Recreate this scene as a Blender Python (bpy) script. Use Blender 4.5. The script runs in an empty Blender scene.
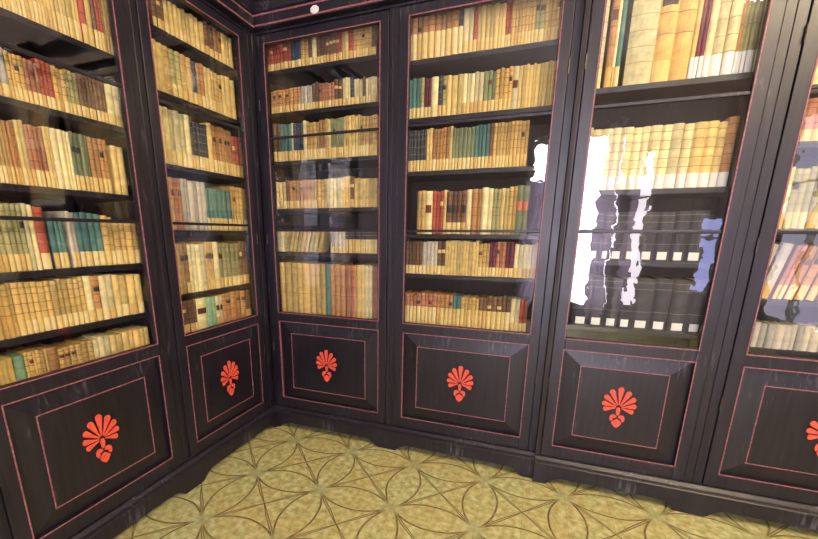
import bpy, math, random
from mathutils import Vector, Matrix
random.seed(7)
SC = bpy.context.scene
COL = SC.collection
PI = math.pi
ROWS = [
(1,2.05,2.3,0.37,[(0.616,20,'V'),(0.639,1,'R'),(0.665,1,'V'),(0.681,1,'B'),(0.705,2,'R'),(0.738,3,'T'),(0.751,1,'V')]),
(1,1.777,1.93,0.312,[(0.334,1,'P'),(0.389,4,'T'),(0.429,3,'S'),(0.477,3,'R'),(0.522,3,'T'),(0.566,3,'g'),(0.677,7,'B'),(0.739,2,'C')]),
(1,1.498,1.711,0.266,[(0.289,2,'T'),(0.323,3,'O'),(0.35,2,'V'),(0.408,4,'S'),(0.434,2,'V'),(0.476,2,'C',0,'l'),(0.502,2,'C',0,'l'),(0.571,4,'E'),(0.646,4,'O'),(0.663,0,'x'),(0.718,2,'V',-0.02,'l')]),
(1,1.2,1.425,0.213,[(0.295,5,'g',0.015),(0.33,2,'C',0.012,'l'),(0.363,1,'R',0),(0.37,0,'x'),(0.423,3,'G',-0.02),(0.437,0,'x'),(0.471,2,'P',-0.01),(0.573,4,'G',0.0),(0.621,2,'T',-0.02),(0.736,4,'T',-0.035)]),
(1,0.97,1.163,0.168,[(0.462,15,'D'),(0.494,1,'C'),(0.524,1,'O'),(0.582,2,'C'),(0.719,4,'V')]),
(1,0.78,0.905,0.127,[(0.174,3,'V'),(0.209,1,'e'),(0.285,6,'T'),(0.32,1,'O'),(0.457,6,'T'),(0.532,3,'C'),(0.723,7,'V')]),
(2,2.25,2.4,0.173,[(0.237,3,'B'),(0.484,9,'V'),(0.555,2,'B'),(0.608,2,'O'),(0.671,2,'V')]),
(2,1.983,2.19,0.141,[(0.206,2,'V',0,'l'),(0.245,1,'T',0,'l'),(0.305,2,'g'),(0.375,2,'T'),(0.408,1,'U'),(0.463,2,'O'),(0.513,2,'V'),(0.589,3,'T'),(0.662,2,'V')]),
(2,1.664,1.918,0.14,[(0.328,6,'C'),(0.348,1,'K'),(0.446,4,'K',-0.01),(0.483,1,'V'),(0.635,7,'O',-0.01),(0.723,3,'R',-0.02)]),
(2,1.35,1.606,0.14,[(0.182,2,'T',0.0,'l'),(0.226,2,'S',0,'l'),(0.272,2,'P',0,'l'),(0.39,4,'P',0,'l'),(0.589,6,'G',-0.02),(0.725,5,'T')]),
(2,1.023,1.287,0.136,[(0.201,3,'T',0,'l'),(0.227,1,'O'),(0.348,4,'C',0,'l'),(0.409,3,'T'),(0.449,1,'C'),(0.623,5,'g'),(0.708,3,'B')]),
(2,0.81,0.985,0.152,[(0.248,5,'B'),(0.322,1,'C',0,'ln'),(0.393,2,'e',0,'l'),(0.442,2,'C',0,'n'),(0.65,5,'O',0,'l'),(0.71,1,'B')]),
(3,2.278,2.42,0.061,[(0.208,6,'R'),(0.275,3,'U'),(0.322,2,'T'),(0.348,1,'B'),(0.374,1,'C'),(0.501,6,'B'),(0.539,2,'R'),(0.575,2,'V'),(0.606,1,'R'),(0.713,6,'T'),(0.742,1,'B')]),
(3,2.048,2.185,0.048,[(0.26,9,'O'),(0.341,4,'P'),(0.381,2,'B'),(0.485,5,'S'),(0.535,2,'B'),(0.585,3,'C'),(0.61,1,'K'),(0.659,3,'C'),(0.677,1,'B'),(0.748,4,'C')]),
(3,1.773,1.99,0.054,[(0.105,2,'B'),(0.185,3,'G'),(0.199,1,'C'),(0.269,3,'U'),(0.29,1,'C'),(0.379,4,'T'),(0.419,2,'O'),(0.453,2,'V'),(0.537,5,'E'),(0.645,6,'V'),(0.75,6,'T')]),
(3,1.491,1.664,0.055,[(0.131,3,'V'),(0.153,1,'B'),(0.305,6,'O'),(0.417,5,'T'),(0.525,5,'C',0,'l'),(0.578,3,'V',0,'l'),(0.605,1,'B'),(0.751,8,'V')]),
(3,1.22,1.36,0.067,[(0.098,1,'C',0,'l'),(0.129,0,'x'),(0.373,8,'V',0,'al'),(0.437,0,'x'),(0.541,4,'P',0.01),(0.753,11,'K',0.0,'t')]),
(3,0.808,1.15,0.048,[(0.392,8,'D',0,'l'),(0.429,1,'G',0,'l'),(0.536,3,'O',0,'l'),(0.612,2,'S',0,'l'),(0.667,2,'V',0,'l'),(0.721,2,'C',0,'l'),(0.761,1,'S',-0.01,'l')]),
(4,2.22,2.42,0.081,[(0.32,8,'O',0,'t'),(0.345,1,'K',0,'t'),(0.394,2,'C'),(0.414,1,'R'),(0.546,7,'V'),(0.573,2,'R'),(0.68,7,'T'),(0.724,2,'g'),(0.771,3,'T')]),
(4,1.943,2.136,0.088,[(0.132,2,'G'),(0.154,1,'g'),(0.192,2,'M'),(0.23,1,'C'),(0.251,1,'K'),(0.272,1,'g'),(0.355,3,'V',0,'l'),(0.46,5,'C'),(0.518,3,'E'),(0.599,4,'T'),(0.627,1,'C',0,'ln'),(0.776,9,'V',0.005,'l')]),
(4,1.674,1.89,0.084,[(0.174,5,'K'),(0.208,2,'V'),(0.3,5,'O'),(0.316,1,'V'),(0.431,6,'E'),(0.507,4,'G'),(0.527,1,'B'),(0.696,10,'T')]),
(4,1.338,1.573,0.092,[(0.133,0,'x'),(0.18,2,'T',0,'l'),(0.22,1,'C',0,'ln'),(0.283,3,'R',0,'l'),(0.299,1,'V'),(0.409,4,'B',-0.005,'n'),(0.436,1,'C',0,'l'),(0.489,2,'O',0,'l'),(0.546,2,'C',0.003,'l'),(0.587,2,'g',0,'l'),(0.627,2,'V',0,'l'),(0.667,2,'T',0.005,'l'),(0.726,2,'E',0.01,'ln')]),
(4,1.111,1.3,0.086,[(0.171,4,'B'),(0.259,4,'P'),(0.305,2,'B'),(0.489,11,'V',0,'l'),(0.548,3,'T'),(0.585,2,'M'),(0.632,3,'S'),(0.678,2,'M'),(0.783,5,'C')]),
(4,0.815,0.995,0.081,[(0.144,3,'S',0,'t'),(0.266,5,'S',0,'t'),(0.36,4,'O',0.0,'t'),(0.406,2,'G',0,'t'),(0.508,5,'T',0,'t'),(0.682,7,'B',0,'t'),(0.729,2,'C'),(0.77,2,'R')]),
(5,1.986,2.36,0.071,[(0.103,1,'C',0.05,'w'),(0.115,0,'x'),(0.142,1,'O',0.03),(0.153,1,'C',0.0),(0.173,1,'G',-0.02),(0.192,0,'x'),(0.296,1,'C',0.06,'wl'),(0.364,1,'T',0.06),(0.431,1,'T',0.06),(0.448,1,'V',0.05),(0.479,2,'M',0.05),(0.505,1,'C',0.05),(0.545,1,'C',0.06,'w'),(0.584,1,'C',0.06,'w'),(0.597,1,'O',0.05),(0.623,2,'g',0.05)]),
(5,1.545,1.824,0.099,[(0.492,10,'C',0,'w'),(0.609,3,'V',0,'w'),(0.647,1,'O',0,'w')]),
(5,1.217,1.451,0.114,[(0.193,1,'K',0,'k'),(0.231,1,'K',0,'k'),(0.608,6,'K',0,'k')]),
(5,0.885,1.137,0.105,[(0.662,8,'K',0,'k')]),
(6,1.909,2.15,0.068,[(0.439,9,'V')]),
(6,1.71,1.876,0.082,[(0.496,11,'S')]),
(6,1.369,1.616,0.098,[(0.141,1,'C'),(0.327,7,'g'),(0.568,5,'T')]),
(6,1.066,1.308,0.113,[(0.16,1,'P',0,'a'),(0.201,2,'S',0,'a'),(0.393,5,'O',-0.01,'a'),(0.484,4,'V')]),
(6,0.845,0.962,0.126,[(0.71,22,'P',0,'l')]),
]
EXPOSURE, WS, LS = -.75, 50, 310

# ------------------------------------------------------------------ materials
def srgb(r, g, b):
    f = lambda c: (c/255/12.92) if c/255 <= .04045 else ((c/255+.055)/1.055)**2.4
    return (f(r), f(g), f(b), 1)

def new_mat(name):
    m = bpy.data.materials.new(name); m.use_nodes = True
    nt = m.node_tree; nt.nodes.clear()
    out = nt.nodes.new('ShaderNodeOutputMaterial')
    return m, nt, out

def node(nt, typ, **kw):
    n = nt.nodes.new(typ)
    for k, v in kw.items():
        if k in ('operation', 'blend_type', 'data_type', 'noise_dimensions', 'feature', 'interpolation'):
            setattr(n, k, v)
        elif isinstance(k, str) and k.startswith('i'):
            n.inputs[int(k[1:])].default_value = v
    return n

def link(nt, a, b): nt.links.new(a, b)

def principled(nt, out, rough=.5, spec=.5, coat=0):
    p = nt.nodes.new('ShaderNodeBsdfPrincipled')
    p.inputs['Roughness'].default_value = rough
    p.inputs['Specular IOR Level'].default_value = spec
    p.inputs['Coat Weight'].default_value = coat
    link(nt, p.outputs[0], out.inputs[0])
    return p

def ramp(nt, stops):
    r = nt.nodes.new('ShaderNodeValToRGB')
    while len(r.color_ramp.elements) < len(stops): r.color_ramp.elements.new(.5)
    for e, (p, c) in zip(r.color_ramp.elements, stops): e.position = p; e.color = c
    return r

def wood_mat(name, dark, mid, worn, rough=.38, spec=.5, scratch=.62):
    """dark stained wood with a vertical grain and pale worn scratches"""
    m, nt, out = new_mat(name)
    p = principled(nt, out, rough, spec)
    tc = nt.nodes.new('ShaderNodeTexCoord')
    mp = nt.nodes.new('ShaderNodeMapping'); mp.inputs['Scale'].default_value = (60, 60, 3.2)
    link(nt, tc.outputs['Object'], mp.inputs[0])
    n1 = node(nt, 'ShaderNodeTexNoise'); n1.inputs['Scale'].default_value = 1.0; n1.inputs['Detail'].default_value = 5
    link(nt, mp.outputs[0], n1.inputs['Vector'])
    r1 = ramp(nt, [(.3, dark), (.62, mid)]); link(nt, n1.outputs[0], r1.inputs[0])
    mp2 = nt.nodes.new('ShaderNodeMapping'); mp2.inputs['Scale'].default_value = (70, 70, 9)
    link(nt, tc.outputs['Object'], mp2.inputs[0])
    n2 = node(nt, 'ShaderNodeTexNoise'); n2.inputs['Scale'].default_value = 1.3; n2.inputs['Detail'].default_value = 6
    link(nt, mp2.outputs[0], n2.inputs['Vector'])
    n3 = node(nt, 'ShaderNodeTexNoise'); n3.inputs['Scale'].default_value = 3.5
    link(nt, tc.outputs['Object'], n3.inputs['Vector'])
    mul = node(nt, 'ShaderNodeMath', operation='MULTIPLY'); link(nt, n2.outputs[0], mul.inputs[0]); link(nt, n3.outputs[0], mul.inputs[1])
    r2 = ramp(nt, [(scratch*.55, (0, 0, 0, 1)), (scratch*.78, (1, 1, 1, 1))]); link(nt, mul.outputs[0], r2.inputs[0])
    mx = nt.nodes.new('ShaderNodeMix'); mx.data_type = 'RGBA'
    link(nt, r2.outputs[0], mx.inputs[0]); link(nt, r1.outputs[0], mx.inputs[6]); mx.inputs[7].default_value = worn
    link(nt, mx.outputs[2], p.inputs['Base Color'])
    rr = node(nt, 'ShaderNodeMapRange'); rr.inputs[3].default_value = rough-.08; rr.inputs[4].default_value = rough+.14
    link(nt, n3.outputs[0], rr.inputs[0]); link(nt, rr.outputs[0], p.inputs['Roughness'])
    b = nt.nodes.new('ShaderNodeBump'); b.inputs['Strength'].default_value = .25; b.inputs['Distance'].default_value = .002
    link(nt, n1.outputs[0], b.inputs['Height']); link(nt, b.outputs[0], p.inputs['Normal'])
    return m

def plain_mat(name, col, rough=.5, spec=.4, noise=.0, scale=20, bump=0, metallic=0):
    m, nt, out = new_mat(name)
    p = principled(nt, out, rough, spec); p.inputs['Metallic'].default_value = metallic
    if noise:
        tc = nt.nodes.new('ShaderNodeTexCoord')
        n = node(nt, 'ShaderNodeTexNoise'); n.inputs['Scale'].default_value = scale; n.inputs['Detail'].default_value = 5
        link(nt, tc.outputs['Object'], n.inputs['Vector'])
        lo = tuple(c*(1-noise) for c in col[:3])+(1,); hi = tuple(min(1, c*(1+noise)) for c in col[:3])+(1,)
        r = ramp(nt, [(.3, lo), (.7, hi)]); link(nt, n.outputs[0], r.inputs[0]); link(nt, r.outputs[0], p.inputs['Base Color'])
        if bump:
            b = nt.nodes.new('ShaderNodeBump'); b.inputs['Strength'].default_value = bump; b.inputs['Distance'].default_value = .003
            link(nt, n.outputs[0], b.inputs['Height']); link(nt, b.outputs[0], p.inputs['Normal'])
    else:
        p.inputs['Base Color'].default_value = col
    return m

def glass_mat(name):
    """thin clear window glass: transparent, with its front face mirroring by Fresnel, slightly uneven like old panes"""
    m, nt, out = new_mat(name)
    tr = nt.nodes.new('ShaderNodeBsdfTransparent'); tr.inputs[0].default_value = (.97, .985, .98, 1)
    gl = nt.nodes.new('ShaderNodeBsdfGlossy'); gl.inputs['Roughness'].default_value = .012
    fr = nt.nodes.new('ShaderNodeFresnel'); fr.inputs[0].default_value = 1.6
    ge = nt.nodes.new('ShaderNodeNewGeometry')
    inv = node(nt, 'ShaderNodeMath', operation='SUBTRACT'); inv.inputs[0].default_value = 1.0
    link(nt, ge.outputs['Backfacing'], inv.inputs[1])
    m1 = node(nt, 'ShaderNodeMath', operation='MULTIPLY'); m1.inputs[1].default_value = 2.0
    link(nt, fr.outputs[0], m1.inputs[0])
    m2 = node(nt, 'ShaderNodeMath', operation='MULTIPLY'); m2.use_clamp = True
    link(nt, m1.outputs[0], m2.inputs[0]); link(nt, inv.outputs[0], m2.inputs[1])
    tc = nt.nodes.new('ShaderNodeTexCoord')
    n = node(nt, 'ShaderNodeTexNoise'); n.inputs['Scale'].default_value = 6; n.inputs['Detail'].default_value = 3
    link(nt, tc.outputs['Object'], n.inputs['Vector'])
    b = nt.nodes.new('ShaderNodeBump'); b.inputs['Strength'].default_value = .35; b.inputs['Distance'].default_value = .0030
    link(nt, n.outputs[0], b.inputs['Height']); link(nt, b.outputs[0], gl.inputs['Normal'])
    mx = nt.nodes.new('ShaderNodeMixShader')
    link(nt, m2.outputs[0], mx.inputs[0]); link(nt, tr.outputs[0], mx.inputs[1]); link(nt, gl.outputs[0], mx.inputs[2])
    link(nt, mx.outputs[0], out.inputs[0])
    return m

def emit_mat(name, col, strength):
    m, nt, out = new_mat(name)
    e = nt.nodes.new('ShaderNodeEmission'); e.inputs[0].default_value = col; e.inputs[1].default_value = strength
    link(nt, e.outputs[0], out.inputs[0])
    return m

WOOD = wood_mat('ebonised_wood', (.0032, .0026, .0046, 1), (.0125, .0098, .0180, 1), (.085, .076, .10, 1), rough=.38, spec=.5, scratch=.65)
WOOD_IN = wood_mat('inner_wood', (.010, .007, .007, 1), (.026, .018, .018, 1), (.045, .036, .036, 1), rough=.55, spec=.3)
PANEL = wood_mat('panel_wood', (.0028, .0023, .0040, 1), (.0100, .0080, .0140, 1), (.07, .063, .085, 1), rough=.37, spec=.5, scratch=.65)
RED = plain_mat('red_line_paint', srgb(136, 84, 90), .5, .4, noise=.45, scale=90)
CORAL = plain_mat('coral_paint', srgb(212, 82, 62), .55, .35, noise=.22, scale=60)
GLASS = glass_mat('old_window_glass')
BRONZE = plain_mat('aged_metal', (.10, .08, .06, 1), .45, .5, metallic=.8)
PAPER = plain_mat('book_paper', srgb(214, 192, 140), .85, .2, noise=.15, scale=120)
ENAMEL = plain_mat('white_enamel', srgb(225, 222, 228), .35, .5)
PLASTER = plain_mat('wall_plaster', srgb(134, 126, 128), .85, .2, noise=.06, scale=3)
CEIL = plain_mat('ceiling_plaster', srgb(196, 188, 182), .9, .2, noise=.04, scale=3)
DARKBASE = plain_mat('dark_skirting', (.02, .015, .013, 1), .5, .4)
FRAMEP = plain_mat('window_frame_paint', srgb(190, 190, 185), .5, .4)

def floor_mat():
    m, nt, out = new_mat('patterned_cement_tile')
    p = principled(nt, out, .5, .35)
    tc = nt.nodes.new('ShaderNodeTexCoord')
    sx = nt.nodes.new('ShaderNodeSeparateXYZ'); link(nt, tc.outputs['Object'], sx.inputs[0])
    A = .4101
    def M(op, a, b=None, c=None):
        n = node(nt, 'ShaderNodeMath', operation=op)
        for i, v in enumerate((a, b, c)):
            if v is None: continue
            if isinstance(v, (int, float)): n.inputs[i].default_value = v
            else: link(nt, v, n.inputs[i])
        return n.outputs[0]
    # a little waver so that the hand-made lines are not ruled
    wn = node(nt, 'ShaderNodeTexNoise'); wn.inputs['Scale'].default_value = 9; link(nt, tc.outputs['Object'], wn.inputs['Vector'])
    wob = M('MULTIPLY', M('SUBTRACT', wn.outputs[0], .5), .022)
    u = M('ADD', M('DIVIDE', M('SUBTRACT', sx.outputs[0], .26185+A/2), A), wob)
    v = M('ADD', M('DIVIDE', M('SUBTRACT', sx.outputs[1], -.15375-A/2), A), wob)
    qu = M('ABSOLUTE', M('SUBTRACT', u, M('ROUND', u))); qv = M('ABSOLUTE', M('SUBTRACT', v, M('ROUND', v)))
    def circ(a, b):
        d = M('SQRT', M('ADD', M('POWER', M('SUBTRACT', a, 1), 2), M('POWER', b, 2)))
        return M('ABSOLUTE', M('SUBTRACT', d, .7071))
    arc = M('MINIMUM', circ(qu, qv), circ(qv, qu))
    dif = M('ABSOLUTE', M('SUBTRACT', qu, qv))
    # each diagonal is a very slim spindle drawn with two lines between the centre and the corner
    s_ = M('ADD', qu, qv)
    bow = M('MULTIPLY', M('MULTIPLY', s_, M('SUBTRACT', 1.0, s_)), .07)
    dia = M('ABSOLUTE', M('SUBTRACT', dif, bow))
    dist = M('MINIMUM', arc, M('ADD', dia, .002))
    ln = node(nt, 'ShaderNodeMapRange'); ln.inputs[1].default_value = .005; ln.inputs[2].default_value = .017
    ln.inputs[3].default_value = 1; ln.inputs[4].default_value = 0; link(nt, dist, ln.inputs[0])
    # joints between the tiles
    g1 = M('MINIMUM', M('MINIMUM', qu, qv), M('MINIMUM', M('SUBTRACT', .5, qu), M('SUBTRACT', .5, qv)))
    gj = node(nt, 'ShaderNodeMapRange'); gj.inputs[1].default_value = .002; gj.inputs[2].default_value = .006
    gj.inputs[3].default_value = .45; gj.inputs[4].default_value = 0; link(nt, g1, gj.inputs[0])
    # mottled ground
    n1 = node(nt, 'ShaderNodeTexNoise'); n1.inputs['Scale'].default_value = 30; n1.inputs['Detail'].default_value = 6; link(nt, tc.outputs['Object'], n1.inputs['Vector'])
    n2 = node(nt, 'ShaderNodeTexNoise'); n2.inputs['Scale'].default_value = 34; n2.inputs['Detail'].default_value = 4; link(nt, tc.outputs['Object'], n2.inputs['Vector'])
    n3 = node(nt, 'ShaderNodeTexNoise'); n3.inputs['Scale'].default_value = 3.0; n3.inputs['Detail'].default_value = 3; link(nt, tc.outputs['Object'], n3.inputs['Vector'])
    base = ramp(nt, [(.3, srgb(134, 136, 86)), (.5, srgb(176, 180, 122)), (.7, srgb(204, 208, 160))]); link(nt, n1.outputs[0], base.inputs[0])
    def mix(f, a, b):
        x = nt.nodes.new('ShaderNodeMix'); x.data_type = 'RGBA'
        if isinstance(f, (int, float)): x.inputs[0].default_value = f
        else: link(nt, f, x.inputs[0])
        for i, q in ((6, a), (7, b)):
            if isinstance(q, tuple): x.inputs[i].default_value = q
            else: link(nt, q, x.inputs[i])
        return x.outputs[2]
    sp = ramp(nt, [(.54, (0, 0, 0, 1)), (.68, (.6, .6, .6, 1))]); link(nt, n2.outputs[0], sp.inputs[0])
    c = mix(sp.outputs[0], base.outputs[0], srgb(176, 126, 66))
    lo = ramp(nt, [(.35, (0, 0, 0, 1)), (.7, (.35, .35, .35, 1))]); link(nt, n3.outputs[0], lo.inputs[0])
    c = mix(lo.outputs[0], c, srgb(186, 154, 82))
    nd = M('SQRT', M('ADD', M('POWER', M('SUBTRACT', .5, qu), 2), M('POWER', M('SUBTRACT', .5, qv), 2)))
    hub = node(nt, 'ShaderNodeMapRange'); hub.inputs[1].default_value = .04; hub.inputs[2].default_value = .17
    hub.inputs[3].default_value = 1; hub.inputs[4].default_value = 0; link(nt, nd, hub.inputs[0])
    lw = M('MULTIPLY', ln.outputs[0], M('SUBTRACT', 1.0, hub.outputs[0]))
    wear = ramp(nt, [(.3, (.4, .4, .4, 1)), (.55, (1, 1, 1, 1))]); link(nt, n1.outputs[0], wear.inputs[0])
    lw = M('MULTIPLY', lw, wear.outputs[0])
    c = mix(M('MULTIPLY', hub.outputs[0], .5), c, srgb(150, 156, 118))
    c = mix(gj.outputs[0], c, srgb(132, 118, 60))
    c = mix(lw, c, srgb(84, 60, 36))
    link(nt, c, p.inputs['Base Color'])
    return m
FLOOR = floor_mat()

BOOKCOL = {  # letter: (colour, words)
 'V': (srgb(218, 188, 118), 'pale yellow vellum book'), 'C': (srgb(232, 214, 160), 'cream vellum book'),
 'T': (srgb(204, 166, 98), 'tan leather book'), 'D': (srgb(214, 178, 106), 'honey coloured parchment book'),
 'O': (srgb(186, 134, 82), 'ochre brown book'), 'S': (srgb(182, 122, 90), 'salmon brown book'),
 'R': (srgb(168, 80, 60), 'red book'), 'B': (srgb(116, 84, 62), 'dark brown book'),
 'M': (srgb(110, 48, 62), 'maroon book'), 'G': (srgb(84, 124, 116), 'teal green book'),
 'e': (srgb(150, 184, 140), 'pale green book'), 'g': (srgb(166, 158, 106), 'olive green book'),
 'E': (srgb(124, 132, 98), 'grey green book'), 'U': (srgb(56, 74, 98), 'dark blue book'),
 'K': (srgb(68, 66, 72), 'black book'), 'P': (srgb(196, 186, 166), 'pale grey book')}
BM = {}
def book_mats(k):
    if k not in BM:
        col, _ = BOOKCOL[k]; vs = []
        for j, f in enumerate((.70, .94, 1.12)):
            tint = (col[0]*f, col[1]*f*(1-.03*(j-1)), col[2]*f*(1-.08*(j-1)), 1)
            vs.append(plain_mat('book_cover_%s_%d' % (BOOKCOL[k][1].replace(' ', '_'), j), tint, .6, .3, noise=.22, scale=38))
        dk = tuple(c*.45 for c in col[:3])+(1,)
        if k == 'K': dk = srgb(120, 116, 108)
        BM[k] = (vs, plain_mat('book_band_%s' % k, dk, .6, .3))
    return BM[k]
LABELM = [plain_mat('paper_label_cream', srgb(224, 194, 124), .8, .2, noise=.1, scale=50),
          plain_mat('paper_label_pale', srgb(232, 208, 148), .8, .2, noise=.1, scale=50),
          plain_mat('paper_label_tan', srgb(210, 172, 104), .8, .2, noise=.12, scale=50)]
TAG = plain_mat('white_shelf_tag', srgb(232, 230, 222), .8, .2)
TITLE = [plain_mat('title_label_brown', srgb(104, 52, 36), .6, .3), plain_mat('title_label_dark', srgb(52, 44, 40), .6, .3), plain_mat('title_label_pink', srgb(214, 120, 96), .7, .3)]

# ------------------------------------------------------------------ mesh helpers
class MB:
    def __init__(s): s.v = []; s.f = []; s.m = []
    def face(s, pts, mi=0):
        n = len(s.v); s.v += [tuple(p) for p in pts]; s.f.append(tuple(range(n, n+len(pts)))); s.m.append(mi)
    def box(s, x0, x1, y0, y1, z0, z1, mi=0):
        n = len(s.v)
        s.v += [(x0, y0, z0), (x1, y0, z0), (x1, y1, z0), (x0, y1, z0), (x0, y0, z1), (x1, y0, z1), (x1, y1, z1), (x0, y1, z1)]
        for q in ((0, 3, 2, 1), (4, 5, 6, 7), (0, 1, 5, 4), (1, 2, 6, 5), (2, 3, 7, 6), (3, 0, 4, 7)):
            s.f.append(tuple(n+i for i in q)); s.m.append(mi)
    def loft(s, ringA, ringB, mi=0, caps=True):
        """side walls between two equal closed rings"""
        n = len(s.v); k = len(ringA); s.v += [tuple(p) for p in ringA]+[tuple(p) for p in ringB]
        for i in range(k):
            j = (i+1) % k; s.f.append((n+i, n+j, n+k+j, n+k+i)); s.m.append(mi)
        if caps:
            s.f.append(tuple(n+i for i in range(k-1, -1, -1))); s.m.append(mi)
            s.f.append(tuple(n+k+i for i in range(k))); s.m.append(mi)
    def rings(s, rs, mi=0, cap=True):
        for a, b in zip(rs, rs[1:]):
            s.loft(a, b, mi, caps=False)
        if cap:
            s.face(list(reversed(rs[0])), mi); s.face(rs[-1], mi)
    def build(s, name, mats, parent=None, bevel=0, smooth=False, mat=None):
        me = bpy.data.meshes.new(name)
        vs = s.v if mat is None else [tuple(mat @ Vector(p)) for p in s.v]
        me.from_pydata(vs, [], s.f)
        mats = mats if isinstance(mats, (list, tuple)) else [mats]
        for m in mats: me.materials.append(m)
        for p, mi in zip(me.polygons, s.m): p.material_index = mi; p.use_smooth = smooth
        if smooth or bevel:
            import bmesh
            bm = bmesh.new(); bm.from_mesh(me); bmesh.ops.remove_doubles(bm, verts=bm.verts, dist=1e-6)
            bmesh.ops.recalc_face_normals(bm, faces=bm.faces); bm.to_mesh(me); bm.free()
        else:
            import bmesh
            bm = bmesh.new(); bm.from_mesh(me); bmesh.ops.recalc_face_normals(bm, faces=bm.faces); bm.to_mesh(me); bm.free()
        o = bpy.data.objects.new(name, me); COL.objects.link(o)
        if parent is not None: o.parent = parent
        if bevel:
            b = o.modifiers.new('bevel', 'BEVEL'); b.width = bevel; b.segments = 2; b.limit_method = 'ANGLE'; b.angle_limit = .6
        return o

def empty(name, loc=(0, 0, 0), rz=0, label=None, cat=None, group=None, kind=None):
    o = bpy.data.objects.new(name, None); COL.objects.link(o); o.empty_display_size = .1
    o.location = loc; o.rotation_euler = (0, 0, rz)
    tag(o, label, cat, group, kind)
    return o
def tag(o, label=None, cat=None, group=None, kind=None):
    if label: o['label'] = label
    if cat: o['category'] = cat
    if group: o['group'] = group
    if kind: o['kind'] = kind
    return o

# ------------------------------------------------------------------ camera
F, CX, CY, CZ = 396.4897, 1.63156, -2.2, 1.33849
yaw, pit, rol = -.3637807, -.2419927, .0059255
fw = Vector((math.sin(yaw)*math.cos(pit), math.cos(yaw)*math.cos(pit), math.sin(pit)))
rt = Vector((math.cos(yaw), -math.sin(yaw), 0)); up = rt.cross(fw)
R_ = math.cos(rol)*rt+math.sin(rol)*up; U_ = -math.sin(rol)*rt+math.cos(rol)*up
cam = bpy.data.cameras.new('camera'); co = bpy.data.objects.new('camera', cam); COL.objects.link(co)
co.matrix_world = Matrix(((R_.x, U_.x, -fw.x, CX), (R_.y, U_.y, -fw.y, CY), (R_.z, U_.z, -fw.z, CZ), (0, 0, 0, 1)))
cam.sensor_width = 36; cam.sensor_fit = 'HORIZONTAL'; cam.lens = F/818*36
cam.shift_x = (409-378.75912)/818; cam.shift_y = (331.71822-269.5)/818
cam.clip_start = .02
SC.camera = co
def project(p):
    d = Vector(p)-Vector((CX, CY, CZ)); w = d.dot(fw)
    if w < .05: return (-999, -999, w)
    return (378.759+F*d.dot(R_)/w, 331.718-F*d.dot(U_)/w, w)

# ------------------------------------------------------------------ room
XL, XR, YF, YB, H = -.36, 4.4, -4.6, .36, 3.6
def slab(name, x0, x1, y0, y1, z0, z1, m):
    b = MB(); b.box(x0, x1, y0, y1, z0, z1); o = b.build(name, m); o['kind'] = 'structure'; return o
slab('floor', XL-.1, XR+.1, YF-.1, YB+.1, -.06, 0, FLOOR)
slab('ceiling', XL-.1, XR+.1, YF-.1, YB+.1, H, H+.08, CEIL)
slab('wall_back', XL-.1, XR+.1, YB, YB+.1, 0, H, PLASTER)
slab('wall_left', XL-.1, XL, YF-.1, YB, 0, H, PLASTER)
RW = (-4.35, -3.05, .35, 2.75)
b = MB(); b.box(XR, XR+.1, YF-.1, RW[0], 0, H); b.box(XR, XR+.1, RW[1], YB, 0, H); b.box(XR, XR+.1, RW[0], RW[1], 0, RW[2]); b.box(XR, XR+.1, RW[0], RW[1], RW[3], H)
o = b.build('wall_right', PLASTER); o['kind'] = 'structure'
# front wall with three tall window openings
WINS = [(1.50, 2.74, .25, 2.72), (2.84, 3.12, .30, 2.50), (3.72, 4.00, .52, 1.62)]
fwb = MB(); xs = XL-.1
for (a, b_, z0, z1) in WINS:
    fwb.box(xs, a, YF-.1, YF, 0, H); fwb.box(a, b_, YF-.1, YF, 0, z0); fwb.box(a, b_, YF-.1, YF, z1, H); xs = b_
fwb.box(xs, XR+.1, YF-.1, YF, 0, H)
o = fwb.build('wall_front', PLASTER); o['kind'] = 'structure'
SKY = [emit_mat('daylit_pane_white', (.88, .84, 1, 1), WS), emit_mat('daylit_pane_warm', (1, .88, .97, 1), WS*.35), emit_mat('daylit_pane_blue', (.50, .52, 1, 1), WS*.22)]
for i, (a, b_, z0, z1) in enumerate(WINS):
    w = empty('window_%d' % (i+1), ((a+b_)/2, YF-.06, z0)); w['kind'] = 'structure'
    hw = (b_-a)/2; hh = z1-z0
    fr = MB(); t = .045
    fr.box(-hw, hw, -.02, .03, 0, t); fr.box(-hw, hw, -.02, .03, hh-t, hh); fr.box(-hw, -hw+t, -.02, .03, t, hh-t); fr.box(hw-t, hw, -.02, .03, t, hh-t)
    if hw > .3: fr.box(-.03, .03, -.02, .03, t, hh-t)
    fr.box(-hw+t, hw-t, -.01, .02, hh*.7, hh*.7+.035)
    fr.build('window_frame', FRAMEP, w, bevel=.003)
    pn = MB(); pn.box(-hw+t, hw-t, -.008, -.002, t, hh-t); pn.build('window_pane', SKY[i], w)
w = empty('window_4', (XR+.06, (RW[0]+RW[1])/2, RW[2]), PI/2); w['kind'] = 'structure'
hw = (RW[1]-RW[0])/2; hh = RW[3]-RW[2]; t = .05; fr = MB()
fr.box(-hw, hw, -.03, .03, 0, t); fr.box(-hw, hw, -.03, .03, hh-t, hh); fr.box(-hw, -hw+t, -.03, .03, t, hh-t); fr.box(hw-t, hw, -.03, .03, t, hh-t)
fr.box(-.03, .03, -.03, .03, t, hh-t); fr.box(-hw+t, hw-t, -.02, .02, hh*.66, hh*.66+.035); fr.build('window_frame', FRAMEP, w, bevel=.003)
pn = MB(); pn.box(-hw+t, hw-t, -.006, 0, t, hh-t); pn.build('window_pane', emit_mat('daylit_pane_side', (.84, .78, 1, 1), WS*.11), w)
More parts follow.
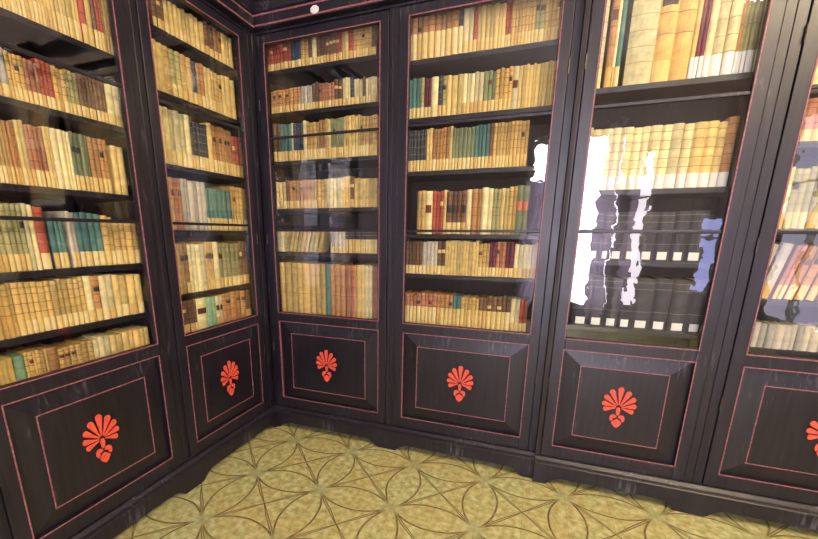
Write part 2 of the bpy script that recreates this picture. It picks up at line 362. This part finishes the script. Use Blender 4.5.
# curtains gathered beside the tall window
def curtain(name, x0, x1, z0, z1, y, folds, label, m):
    b = MB(); n = folds*8; fr, bk = [], []
    for k in range(n+1):
        x = x0+(x1-x0)*k/n; d = .035*math.sin(k/8*2*PI)+.01*math.sin(k*.9)
        fr.append((x, y+d)); bk.append((x, y+d-.003))
    out = fr+bk[::-1]
    b.loft([(p[0], p[1], z0) for p in out], [(p[0], p[1], z1) for p in out], caps=False)
    for k in range(n):
        for z in (z0, z1): b.face([(fr[k][0], fr[k][1], z), (fr[k+1][0], fr[k+1][1], z), (bk[k+1][0], bk[k+1][1], z), (bk[k][0], bk[k][1], z)])
    o = b.build(name, m, smooth=True)
    return tag(o, label, 'curtain', 'curtains at the tall window')
cm, nt, out_ = new_mat('sheer_white_cloth')
df = nt.nodes.new('ShaderNodeBsdfDiffuse'); tl = nt.nodes.new('ShaderNodeBsdfTranslucent'); df.inputs[0].default_value = (.8, .78, .82, 1); tl.inputs[0].default_value = (.84, .78, .84, 1)
ms = nt.nodes.new('ShaderNodeMixShader'); ms.inputs[0].default_value = .8; link(nt, df.outputs[0], ms.inputs[1]); link(nt, tl.outputs[0], ms.inputs[2]); link(nt, ms.outputs[0], out_.inputs[0])
curtain('curtain', 1.44, 1.84, .05, 2.12, YF+.10, 5, 'short white sheer curtain over the left half of the wide window', cm)
curtain('curtain', 2.44, 2.66, .05, 2.85, YF+.10, 3, 'long white sheer curtain at the right side of the wide window', cm)
curtain('curtain', 2.80, 2.93, .05, 2.70, YF+.10, 2, 'narrow white sheer curtain over the slim window', cm)

# ------------------------------------------------------------------ bookcases
GB, GT, PT, PBm = .828, 2.392, .763, .222
DB, DT = .150, 2.440          # door bottom and top
NAMES = {1: 'leftmost bookcase', 2: 'bookcase left of the corner', 3: 'bookcase right of the corner', 4: 'middle bookcase', 5: 'bookcase holding black volumes', 6: 'rightmost bookcase'}
BAYS = {  # loc, rz, W, gl, gr, mitre left, mitre right
 1: ((0, -1.578, 0), PI/2, .785, .0864, .6990, 0, 0),
 2: ((0, -.793, 0), PI/2, .793, .0855, .6620, 0, 1),
 3: ((0, 0, 0), 0, .862, .0782, .7872, 1, 0),
 4: ((.862, 0, 0), 0, .883, .0904, .7909, 0, 0),
 5: ((1.745, -.027, 0), 0, .729, .0824, .6398, 0, 0),
 6: ((2.474, -.027, 0), 0, .868, .0957, .7760, 0, 0)}
CASELAB = {1: 'dark glazed bookcase at far left with scratched black panel and vellum books',
 2: 'dark glazed bookcase on the left run just left of the room corner',
 3: 'dark glazed bookcase just right of the room corner, under the small white plaque',
 4: 'dark glazed bookcase in the middle, six shelves of small books',
 5: 'dark glazed bookcase with two shelves of black volumes below tall cream ones',
 6: 'dark glazed bookcase cut off by the right edge of the photo'}
D_SH = .062     # depth of the shelf fronts behind the door face
shelves = {}
for b, zb, zt, st, segs in ROWS: shelves.setdefault(b, []).append(zb)

def frame_rect(b, x0, x1, z0, z1, w, y0, y1, mi=0):
    """four mitred bars outlining a rectangle"""
    I = [(x0+w, z0+w), (x1-w, z0+w), (x1-w, z1-w), (x0+w, z1-w)]; O = [(x0, z0), (x1, z0), (x1, z1), (x0, z1)]
    for k in range(4):
        j = (k+1) % 4
        q = [O[k], O[j], I[j], I[k]]
        b.loft([(p[0], y0, p[1]) for p in q], [(p[0], y1, p[1]) for p in q], mi)

def palmette(cx, z0, parent):
    b = MB()
    def petal(ang, r0, r1, w):
        ca, sa = math.sin(ang), math.cos(ang); pts = []
        prof = [(0, .14), (.35, .42), (.7, .84), (.86, 1.0), (.95, .8), (1.0, .35)]
        L = [(r0+(r1-r0)*t, w*k) for t, k in prof]
        for r, h in L: pts.append((r*ca-h*sa, r*sa+h*ca))
        for r, h in reversed(L): pts.append((r*ca+h*sa, r*sa-h*ca))
        return pts
    polys = []
    fx, fz = 0, .112
    for k in range(9):
        a = math.radians(-104+26*k)
        r1 = .110-.036*abs(k-4)/4
        polys.append([(fx+x, fz+z) for x, z in petal(a, .014, r1, .0140-.0022*abs(k-4)/4)])
    # neck, curled side leaves and bud below the fan
    polys.append([(-.006, .070), (.006, .070), (.010, .098), (.006, .112), (-.006, .112), (-.010, .098)])
    for s in (-1, 1):
        polys.append([(s*x, z) for x, z in ((.003, .060), (.012, .071), (.026, .072), (.035, .062), (.036, .046), (.029, .034), (.020, .042), (.021, .052), (.012, .054))])
    polys.append([(0, .0), (.012, .009), (.022, .022), (.024, .031), (.014, .040), (.0, .050), (-.014, .040), (-.024, .031), (-.022, .022), (-.012, .009)])
    for pl in polys:
        b.loft([(cx+x*.93, -.0012, z0+z) for x, z in pl], [(cx+x*.93, .0026, z0+z) for x, z in pl])
    return b.build('palmette', CORAL, parent)

def extrude_profile(b, prof, X0, X1, ml, mr, mi=0):
    """profile of (projection, z) swept from X0 to X1, mitred where two runs meet"""
    A = [(X0+(max(p, 0) if ml else 0), -p, z) for p, z in prof]
    B = [(X1-(max(p, 0) if mr else 0), -p, z) for p, z in prof]
    b.loft(A, B, mi)

ROOTS = {}
for bi, (loc, rz, W, gl, gr, ml, mr) in BAYS.items():
    root = empty('bookcase', loc, rz, CASELAB[bi], 'bookcase', 'dark glazed bookcases lining the room'); ROOTS[bi] = root
    dp = .33
    # carcass
    for x0, x1 in ((0.0005, .018), (W-.018, W-.0005)):
        b = MB(); b.box(x0, x1, .030 if not (bi == 5 and x0 < .01) else .0, dp, .06, 2.60); b.build('side_panel', WOOD_IN, root)
    b = MB(); b.box(.018, W-.018, dp-.012, dp, .06, 2.60); b.build('back_panel', WOOD_IN, root)
    b = MB(); b.box(.018, W-.018, .03, dp-.012, .13, .155); b.build('bottom_board', WOOD_IN, root)
    b = MB(); b.box(.018, W-.018, .03, dp-.012, 2.47, 2.49); b.build('top_board', WOOD_IN, root)
    for z in sorted(set(shelves[bi])):
        b = MB(); b.box(.019, W-.019, D_SH, dp-.013, z-.024, z); b.build('shelf', WOOD, root, bevel=.0025)
    # posts either side of the door
    dl, dr = gl-.055, gr+.052
    for x0, x1, nm in ((.0005, dl-.002, 'post'), (dr+.002, W-.0005, 'post')):
        b = MB(); b.box(-.0068 if (ml and x0 < .01) else x0, x1, .007, .030, .125, 2.46)
        if x1-x0 > .05 and not ml:      # corner post carries a slim moulding
            b.box((x0+x1)/2-.004, (x0+x1)/2+.004, .002, .009, .15, 2.44)
        b.build(nm, WOOD, root, bevel=.002)
    # the door
    b = MB(); y0, y1 = 0.0, .026
    b.box(dl, gl, y0, y1, DB, DT); b.box(gr, dr, y0, y1, DB, DT)
    b.box(gl, gr, y0, y1, GT, DT); b.box(gl, gr, y0, y1, PT, GB); b.box(gl, gr, y0, y1, DB, PBm)
    door = b.build('door', WOOD, root, bevel=.0022)
    # raised and fielded panel
    b = MB(); ix, iz = .088, .078
    r0 = [(gl+.001, .024, PBm+.001), (gr-.001, .024, PBm+.001), (gr-.001, .024, PT-.001), (gl+.001, .024, PT-.001)]
    r1 = [(p[0], .016, p[2]) for p in r0]
    r2 = [(gl+ix, .0035, PBm+iz), (gr-ix, .0035, PBm+iz), (gr-ix, .0035, PT-iz), (gl+ix, .0035, PT-iz)]
    b.rings([r0, r1, r2]); b.build('raised_panel', PANEL, door)
    # red painted lines
    b = MB(); frame_rect(b, gl-.007, gr+.007, GB-.007, GT+.007, .0046, -.0022, .004); tag(b.build('red_line', RED, door), 'thin red line around the glass')
    b = MB(); frame_rect(b, gl-.005, gr+.005, PBm-.005, PT+.005, .0046, -.0022, .012); tag(b.build('red_line', RED, door), 'thin red line around the panel')
    b = MB(); frame_rect(b, gl+ix-.003, gr-ix+.003, PBm+iz-.003, PT-iz+.003, .0040, .0005, .0050); tag(b.build('red_line', RED, door), 'thin red line on the raised field')
    palmette({1: .382, 2: .376, 3: .426, 4: .440, 5: .363, 6: .436}[bi], .378, door)
    # glazing
    zb1, zb2 = (1.383, 1.920) if bi <= 2 else (1.356, 1.895)
    for z in (zb1, zb2):
        b = MB(); b.box(gl, gr, .004, .016, z-.007, z+.007); b.build('glazing_bar', WOOD, door, bevel=.002)
    for za, zb_ in ((GB, zb1-.007), (zb1+.007, zb2-.007), (zb2+.007, GT)):
        b = MB(); b.box(gl+.0015, gr-.0015, .0085, .0115, za+.0015, zb_-.0015); b.build('glass_pane', GLASS, door)
    # hinges on the stile
    for z in (.58, 2.08, 1.30):
        b = MB(); n = 8; hx = dr+.001 if bi in (2, 4) else dl-.001
        for z0_, z1_ in ((z-.03, z-.002), (z+.002, z+.03)):
            b.loft([(hx+.004*math.cos(2*PI*k/n), -.001+.004*math.sin(2*PI*k/n), z0_) for k in range(n)], [(hx+.004*math.cos(2*PI*k/n), -.001+.004*math.sin(2*PI*k/n), z1_) for k in range(n)])
        b.build('hinge', BRONZE, door)
    # cornice
    b = MB()
    extrude_profile(b, [(-.05, 2.448), (-.004, 2.448), (-.002, 2.458), (.038, 2.462), (.040, 2.466), (.040, 2.530), (.048, 2.534), (.052, 2.545), (.066, 2.566), (.088, 2.584), (.104, 2.592), (.110, 2.600), (.110, 2.630), (-.05, 2.630)], 0, W, ml, mr)
    cor = b.build('cornice', WOOD, root)
    for z in (2.470, 2.520):
        b = MB(); extrude_profile(b, [(.038, z-.004), (.0422, z-.004), (.0422, z+.004), (.038, z+.004)], 0, W, ml, mr); b.build('red_line', RED, cor)
    # plinth with bracket feet and a scalloped apron
    b = MB(); P0, P1 = .012, .040
    # outline of the board, left to right along the bottom
    ft = [(0, 0), (.055, 0), (.068, .006), (.082, .020), (.098, .033), (.125, .044), (.16, .047)]
    def flat(s): return [(x if s > 0 else W-x, z) for x, z in ft]
    bot = flat(1)+list(reversed(flat(-1))); top = .112
    for (xa, za), (xb, zb_) in zip(bot, bot[1:]):
        if abs(xb-xa) < 1e-6: continue
        def q(x, p): return x+(p if (ml and x < 1e-6) else 0)-(p if (mr and x > W-1e-6) else 0)
        ra = [(q(xa, P1), -P1, za), (q(xa, P1), -P1, top), (q(xa, P0), -P0, top), (q(xa, P0), -P0, za)]
        rb = [(q(xb, P1), -P1, zb_), (q(xb, P1), -P1, top), (q(xb, P0), -P0, top), (q(xb, P0), -P0, zb_)]
        b.loft(ra, rb, caps=(xa < 1e-6 or xb > W-1e-6))
    extrude_profile(b, [(-.03, .1122), (.040, .1122), (.040, .118), (.034, .123), (.020, .130), (.008, .144), (.003, .147), (-.03, .147)], 0, W, ml, mr)
    b.build('plinth', WOOD, root)

# small white plaque on the cornice
b = MB(); n = 8
def octo(r, y): return [(r*math.cos(PI/8+2*PI*k/n), y, r*.78*math.sin(PI/8+2*PI*k/n)) for k in range(n)]
b.rings([octo(.026, 0), octo(.026, -.003), octo(.022, -.005)])
pq = b.build('plaque', ENAMEL, None); pq.location = (.437, -.0425, 2.487)
tag(pq, 'small white octagonal plaque on the cornice right of the corner', 'plaque')

# ------------------------------------------------------------------ books
def arc(w, y, bul, n=5, x0=0):
    return [(x0+w*k/n, y-bul*math.sin(PI*(k/n))**.7 if 0 < k < n else y) for k in range(n+1)]
def book_cover(b, w, h, dp, bul, bands, full=True, mo=0, mb=1):
    t = min(.0022, w*.16)
    A = arc(w, 0, bul)
    if full:
        inn = arc(w-2*t, .0028, bul*.8, x0=t)
        ring = [(0, dp)]+A+[(w, dp), (w-t, dp)]+inn[::-1]+[(t, dp)]
        b.loft([(x, y, 0) for x, y in ring], [(x, y, h) for x, y in ring], mo, caps=False)
        m = len(ring)
        # caps as quads between outer and inner outline
        outer = [(0, dp)]+A+[(w, dp)]; inner = [(t, dp)]+inn+[(w-t, dp)]
        for z in (0, h):
            for k in range(len(outer)-1):
                b.face([(outer[k][0], outer[k][1], z), (outer[k+1][0], outer[k+1][1], z), (inner[k+1][0], inner[k+1][1], z), (inner[k][0], inner[k][1], z)], mo)
    else:
        ring = A+[(w, dp), (0, dp)]
        b.loft([(x, y, 0) for x, y in ring], [(x, y, h) for x, y in ring], mo)
    for z in bands:
        e = .0013; hb = .0016
        a0 = arc(w, .0002, bul); a1 = arc(w+.0, -.0001, bul+e)
        for k in range(len(a0)-1):
            r0 = [(a1[k][0], a1[k][1], z-hb), (a1[k+1][0], a1[k+1][1], z-hb), (a1[k+1][0], a1[k+1][1], z+hb), (a1[k][0], a1[k][1], z+hb)]
            b.face(r0, mb)
            b.face([(a0[k][0], a0[k][1], z+hb), (a0[k+1][0], a0[k+1][1], z+hb), r0[2], r0[3]], mb)
            b.face([(a0[k][0], a0[k][1], z-hb), (a0[k+1][0], a0[k+1][1], z-hb), r0[1], r0[0]], mb)
def patch(b, w, bul, z0, z1, x0f, x1f, e, mi=0):
    """thin curved label lying on the spine"""
    n = 5; xs = [w*(x0f+(x1f-x0f)*k/n) for k in range(n+1)]
    def yy(x):
        k = x/w*5; i = min(4, int(k)); A = arc(w, 0, bul); f = k-i
        return A[i][1]*(1-f)+A[i+1][1]*f
    P = [(x, yy(x)-e) for x in xs]; Q = [(x, yy(x)-.0001) for x in xs]
    for k in range(n):
        b.loft([(P[k][0], P[k][1], z0), (P[k+1][0], P[k+1][1], z0), (Q[k+1][0], Q[k+1][1], z0), (Q[k][0], Q[k][1], z0)],
               [(P[k][0], P[k][1], z1), (P[k+1][0], P[k+1][1], z1), (Q[k+1][0], Q[k+1][1], z1), (Q[k][0], Q[k][1], z1)], mi)

specs = []
for bi, zb, zt, x, segs in ROWS:
    loc, rz, W, gl, gr, ml, mr = BAYS[bi]
    rh = zt-zb; segs = list(segs)
    lo, hi = .022, W-.022
    # books carry on behind the stiles where the photo shows the row cut off by them
    row = []
    def opts(s): return (s[3] if len(s) > 3 else 0, s[4] if len(s) > 4 else '')
    first = segs[0]; wf = (first[0]-x)/max(1, first[1])
    if first[2] != 'x' and x < gl+.45 and (bi == 1 or x < gl+.03):
        k = int((x-max(lo, gl-.045))/max(wf, .012))
        if k > 0: segs.insert(0, (x, k)+tuple(first[2:])); x = x-k*wf
    last = segs[-1]
    prevx = segs[-2][0] if len(segs) > 1 else x
    if last[2] != 'x' and last[0] > gr-.02:
        wl = (last[0]-prevx)/max(1, last[1]); k = int((min(hi, gr+.045)-last[0])/max(wl, .01))
        if k > 0: segs.append((last[0]+k*wl, k)+tuple(last[2:]))
    cur = x; idx = 0
    for s in segs:
        x1, n, c = s[0], s[1], s[2]; dh, op = opts(s)
        x1 = min(x1, hi)
        if n == 0 or c == 'x' or x1-cur < .004: cur = max(cur, x1); continue
        n = min(n, max(1, int((x1-cur)/.008)))
        ws = [random.uniform(.8, 1.25) if op != 'k' else random.uniform(.85, 1.2) for _ in range(n)]; tot = sum(ws); hseg = random.uniform(-.012, .004) if n > 2 and rh < .3 else 0
        if 'a' in op: tot *= 1.0
        for q in ws:
            w = (x1-cur)*0+ (x1-(cur if False else cur))*0 + q/tot
            specs.append([bi, zb, rh, None, w, c, dh+hseg+random.uniform(-.005, .003), op, idx]); idx += 1
        # place them
        span = x1-cur; run = cur
        for sp in specs[-n:]:
            sp[3] = run; sp[4] = sp[4]*span; run += sp[4]
        cur = x1

def ordinal(n):
    a = ['first', 'second', 'third', 'fourth', 'fifth', 'sixth', 'seventh', 'eighth', 'ninth', 'tenth', 'eleventh', 'twelfth', 'thirteenth', 'fourteenth', 'fifteenth', 'sixteenth', 'seventeenth', 'eighteenth', 'nineteenth']
    if n < 19: return a[n]
    tens = {2: 'twent', 3: 'thirt', 4: 'fort'}[(n+1)//10]
    r = (n+1) % 10
    return tens+'ieth' if r == 0 else tens+'y-'+a[r-1]
order = {bi: sorted(set(z), reverse=True) for bi, z in shelves.items()}
full = []
for sp in specs:
    bi, zb, rh, X, w, c, dh, op, idx = sp
    h = max(.05, rh+dh)
    loc, rz, W, gl, gr, ml, mr = BAYS[bi]
    M = Matrix.Translation(loc) @ Matrix.Rotation(rz, 4, 'Z')
    jit = random.uniform(0, .008)
    yoff = .072+jit
    a = project(M @ Vector((X, yoff, zb))); d_ = project(M @ Vector((X+w, yoff, min(zb+h, 2.42))))
    vis = a[2] > 0 and d_[2] > 0 and X+w > gl-.012 and X < gr+.02
    x0, x1 = sorted((a[0], d_[0])); y0, y1 = sorted((a[1], d_[1]))
    ww = max(0, min(818, x1)-max(0, x0)); hh = max(0, min(539, y1)-max(0, y0))
    area = ww*hh if vis else 0
    full.append((area, sp, h, yoff, M))
rank = sorted(range(len(full)), key=lambda i: -full[i][0])
NIND = 300
chosen = set(i for i in rank[:NIND] if full[i][0] > 3)
# position among the books one can see on that shelf, counted from the left
seen = {}
for i, (area, sp, h, yoff, M) in enumerate(full):
    if area > 3: seen.setdefault((sp[0], sp[1]), []).append((sp[3], i))
posn = {}
for k, L in seen.items():
    for j, (_, i) in enumerate(sorted(L)): posn[i] = (j, len(L))
SHORT = {1: 'leftmost bookcase', 2: 'bookcase left of corner', 3: 'bookcase right of corner', 4: 'middle bookcase', 5: 'bookcase of black volumes', 6: 'rightmost bookcase'}
stuff = MB(); smats = []; sidx = {}
def smi(m):
    if m.name not in sidx: sidx[m.name] = len(smats); smats.append(m)
    return sidx[m.name]
for i, (area, sp, h, yoff, M) in enumerate(full):
    bi, zb, rh, X, w, c, dh, op, idx = sp
    gap = .0008; w2 = w-gap
    if 'a' in op: w2 *= .80
    dp = min(.20, max(.10, h*.68)); dp = min(dp, .30-yoff)
    bul = min(.011, w2*.26)
    vs, band = book_mats(c); cm_ = vs[random.choice((0, 1, 1, 2))]
    lh = rh*.27 if rh < .26 else rh*.22
    if 't' in op: lh = rh*(.60 if zb > .9 else .62)
    if 't' in op and zb < .9: lh = rh*.58
    lab = not ('l' in op or 'k' in op)
    if bi == 5 and zb > 1.9 and c in 'CO' and not lab: pass
    if 'w' in op: bands = [h*f for f in (.2, .34, .48, .62, .76, .9)]
    elif 'k' in op: bands = [h*f for f in (.36, .80, .93)]
    elif c in 'BOSRTKMDUg' and w2 > .011: bands = [h*f for f in (.42, .6, .78, .9)]
    elif c in 'D': bands = [h*f for f in (.45, .7)]
    else: bands = []
    tilt = 0
    if 'a' in op: tilt = math.radians(-14 if bi == 3 else 11)
    lmat = LABELM[random.choice((0, 0, 1, 2))]
    if 'w' in op and zb < 1.9 or (bi == 5 and zb > 1.9 and X > .40): lmat = TAG
    title = None
    if 'n' in op: title = (TITLE[random.choice((0, 1))] if c != 'E' else TITLE[2], .50, .68)
    elif c in 'RBOSTgE' and w2 > .014 and random.random() < .22: title = (TITLE[random.choice((0, 1, 1))] if c not in 'RB' else LABELM[0], .66, .76)
    X2 = X+(.0004)
    T = M @ Matrix.Translation((X2, yoff, zb+.0006)) @ Matrix.Rotation(-tilt, 4, 'Y')
    if tilt > 0: T = M @ Matrix.Translation((X2, yoff, zb+.0006)) @ Matrix.Rotation(tilt, 4, 'Y')
    if tilt: # keep the lower corner on the shelf
        low = min((T @ Vector(q)).z for q in ((0, 0, 0), (w2, 0, 0)))
        T = Matrix.Translation((0, 0, zb+.0006-low)) @ T
    if i in chosen:
        k, n = posn[i]; r = order[bi].index(zb)
        words = BOOKCOL[c][1]
        if 'k' in op: words = 'black volume with small white tag'
        elif 'w' in op: words = 'ribbed '+BOOKCOL[c][1]
        elif 't' in op: words = words+' with tall label'
        elif lab and w2 > .0: words = words.replace(' book', ' book, foot label')
        pos = ordinal(k)+' from left' if k < n-1 else 'last on right'
        if k == 0: pos = 'first on left'
        if 'a' in op: words = 'leaning '+BOOKCOL[c][1]
        label = '%s, %s, %s shelf of %s' % (words, pos, ordinal(r) if r < len(order[bi])-1 else 'bottom', SHORT[bi])
        e = empty('book', (0, 0, 0), 0, label, 'book', 'books on the %s shelf of the %s' % (ordinal(r), NAMES[bi]))
        e.matrix_world = T
        b = MB(); book_cover(b, w2, h, dp, bul, bands); b.build('cover', [cm_, band], e)
        b = MB(); t = min(.0022, w2*.16)+.0003; b.box(t, w2-t, .0034, dp-.004, .003, h-.004); b.build('page_block', PAPER, e)
        if lab:
            b = MB(); patch(b, w2, bul, .002, lh, .03, .97, .0019); b.build('foot_label', lmat, e)
        elif 'k' in op:
            b = MB(); patch(b, w2, bul, .010, .046, .22, .80, .0019); tag(b.build('spine_tag', TAG, e), 'small white square tag')
        if title:
            b = MB(); patch(b, w2, bul, h*title[1], h*title[2], .08, .92, .0017); b.build('title_label', title[0], e)
    else:
        b = MB(); book_cover(b, w2, h, dp, bul, bands if area > 0 else [], full=False, mo=smi(cm_), mb=smi(band))
        if lab: patch(b, w2, bul, .002, lh, .03, .97, .0019, smi(lmat))
        elif 'k' in op: patch(b, w2, bul, .010, .046, .22, .80, .0019, smi(TAG))
        if title: patch(b, w2, bul, h*title[1], h*title[2], .08, .92, .0017, smi(title[0]))
        n0 = len(stuff.v); stuff.v += [tuple(T @ Vector(p)) for p in b.v]
        stuff.f += [tuple(n0+q for q in f) for f in b.f]; stuff.m += b.m
so = stuff.build('small_books', smats)
tag(so, 'remaining small vellum and leather books packed on the more distant shelves', 'books', None, 'stuff')

# ------------------------------------------------------------------ lamps
def lamp(x, y, z, power, rad, lab):
    e = empty('chandelier', (x, y, H), .2, lab, 'chandelier', 'chandeliers hanging from the ceiling')
    n = 12; zz = z-H
    def ring(r, q, cx=0, cy=0): return [(cx+r*math.cos(2*PI*k/n), cy+r*math.sin(2*PI*k/n), q) for k in range(n)]
    b = MB(); b.rings([ring(.05, 0), ring(.05, -.02), ring(.02, -.035)]); b.build('ceiling_rose', BRONZE, e)
    b = MB(); b.rings([ring(.006, -.03), ring(.006, zz)]); b.build('stem', BRONZE, e)
    b = MB(); b.rings([ring(.01, zz-.05), ring(.035, zz-.03), ring(.035, zz), ring(.01, zz+.02)]); b.build('hub', BRONZE, e)
    for k in range(6):
        a = 2*PI*k/6; ca, sa = math.cos(a), math.sin(a)
        b = MB(); P = [(.03, -.02), (.12, -.06), (.22, -.06), (.29, -.01), (.30, .0)]
        def sec(r, q): return [(ca*r-sa*.006*math.cos(t), sa*r+ca*.006*math.cos(t), zz+q-.055+.006*math.sin(t)) for t in (0, PI/2, PI, 3*PI/2)]
        b.rings([sec(r, q) for r, q in P]); arm = b.build('arm', BRONZE, e)
        b = MB(); b.rings([[(ca*.30+rr*math.cos(2*PI*j/n), sa*.30+rr*math.sin(2*PI*j/n), zz-rad*math.cos(PI*i_/8)) for j in range(n)] for i_ in range(9) for rr in (max(.001, rad*math.sin(PI*i_/8)),)])
        b.build('globe', LG, arm, smooth=True)
LG = emit_mat('lit_lamp_globe', (1, .80, .52, 1), LS)
lamp(3.60, -1.56, 3.09, 0, .07, lab='lit six-globe chandelier nearest the bookcases')
lamp(3.38, -2.65, 3.46, 0, .07, lab='lit six-globe chandelier farther from the bookcases')

# world: dim neutral, only seen if something opens the room
w = bpy.data.worlds.new('world'); SC.world = w; w.use_nodes = True
w.node_tree.nodes['Background'].inputs[0].default_value = (.6, .7, 1, 1); w.node_tree.nodes['Background'].inputs[1].default_value = .5
SC.view_settings.view_transform = 'Standard'; SC.view_settings.look = 'None'; SC.view_settings.gamma = 1
SC.view_settings.use_curve_mapping = False
SC.view_settings.exposure = EXPOSURE
SC.cycles.max_bounces = 10; SC.cycles.transparent_max_bounces = 24; SC.cycles.glossy_bounces = 6
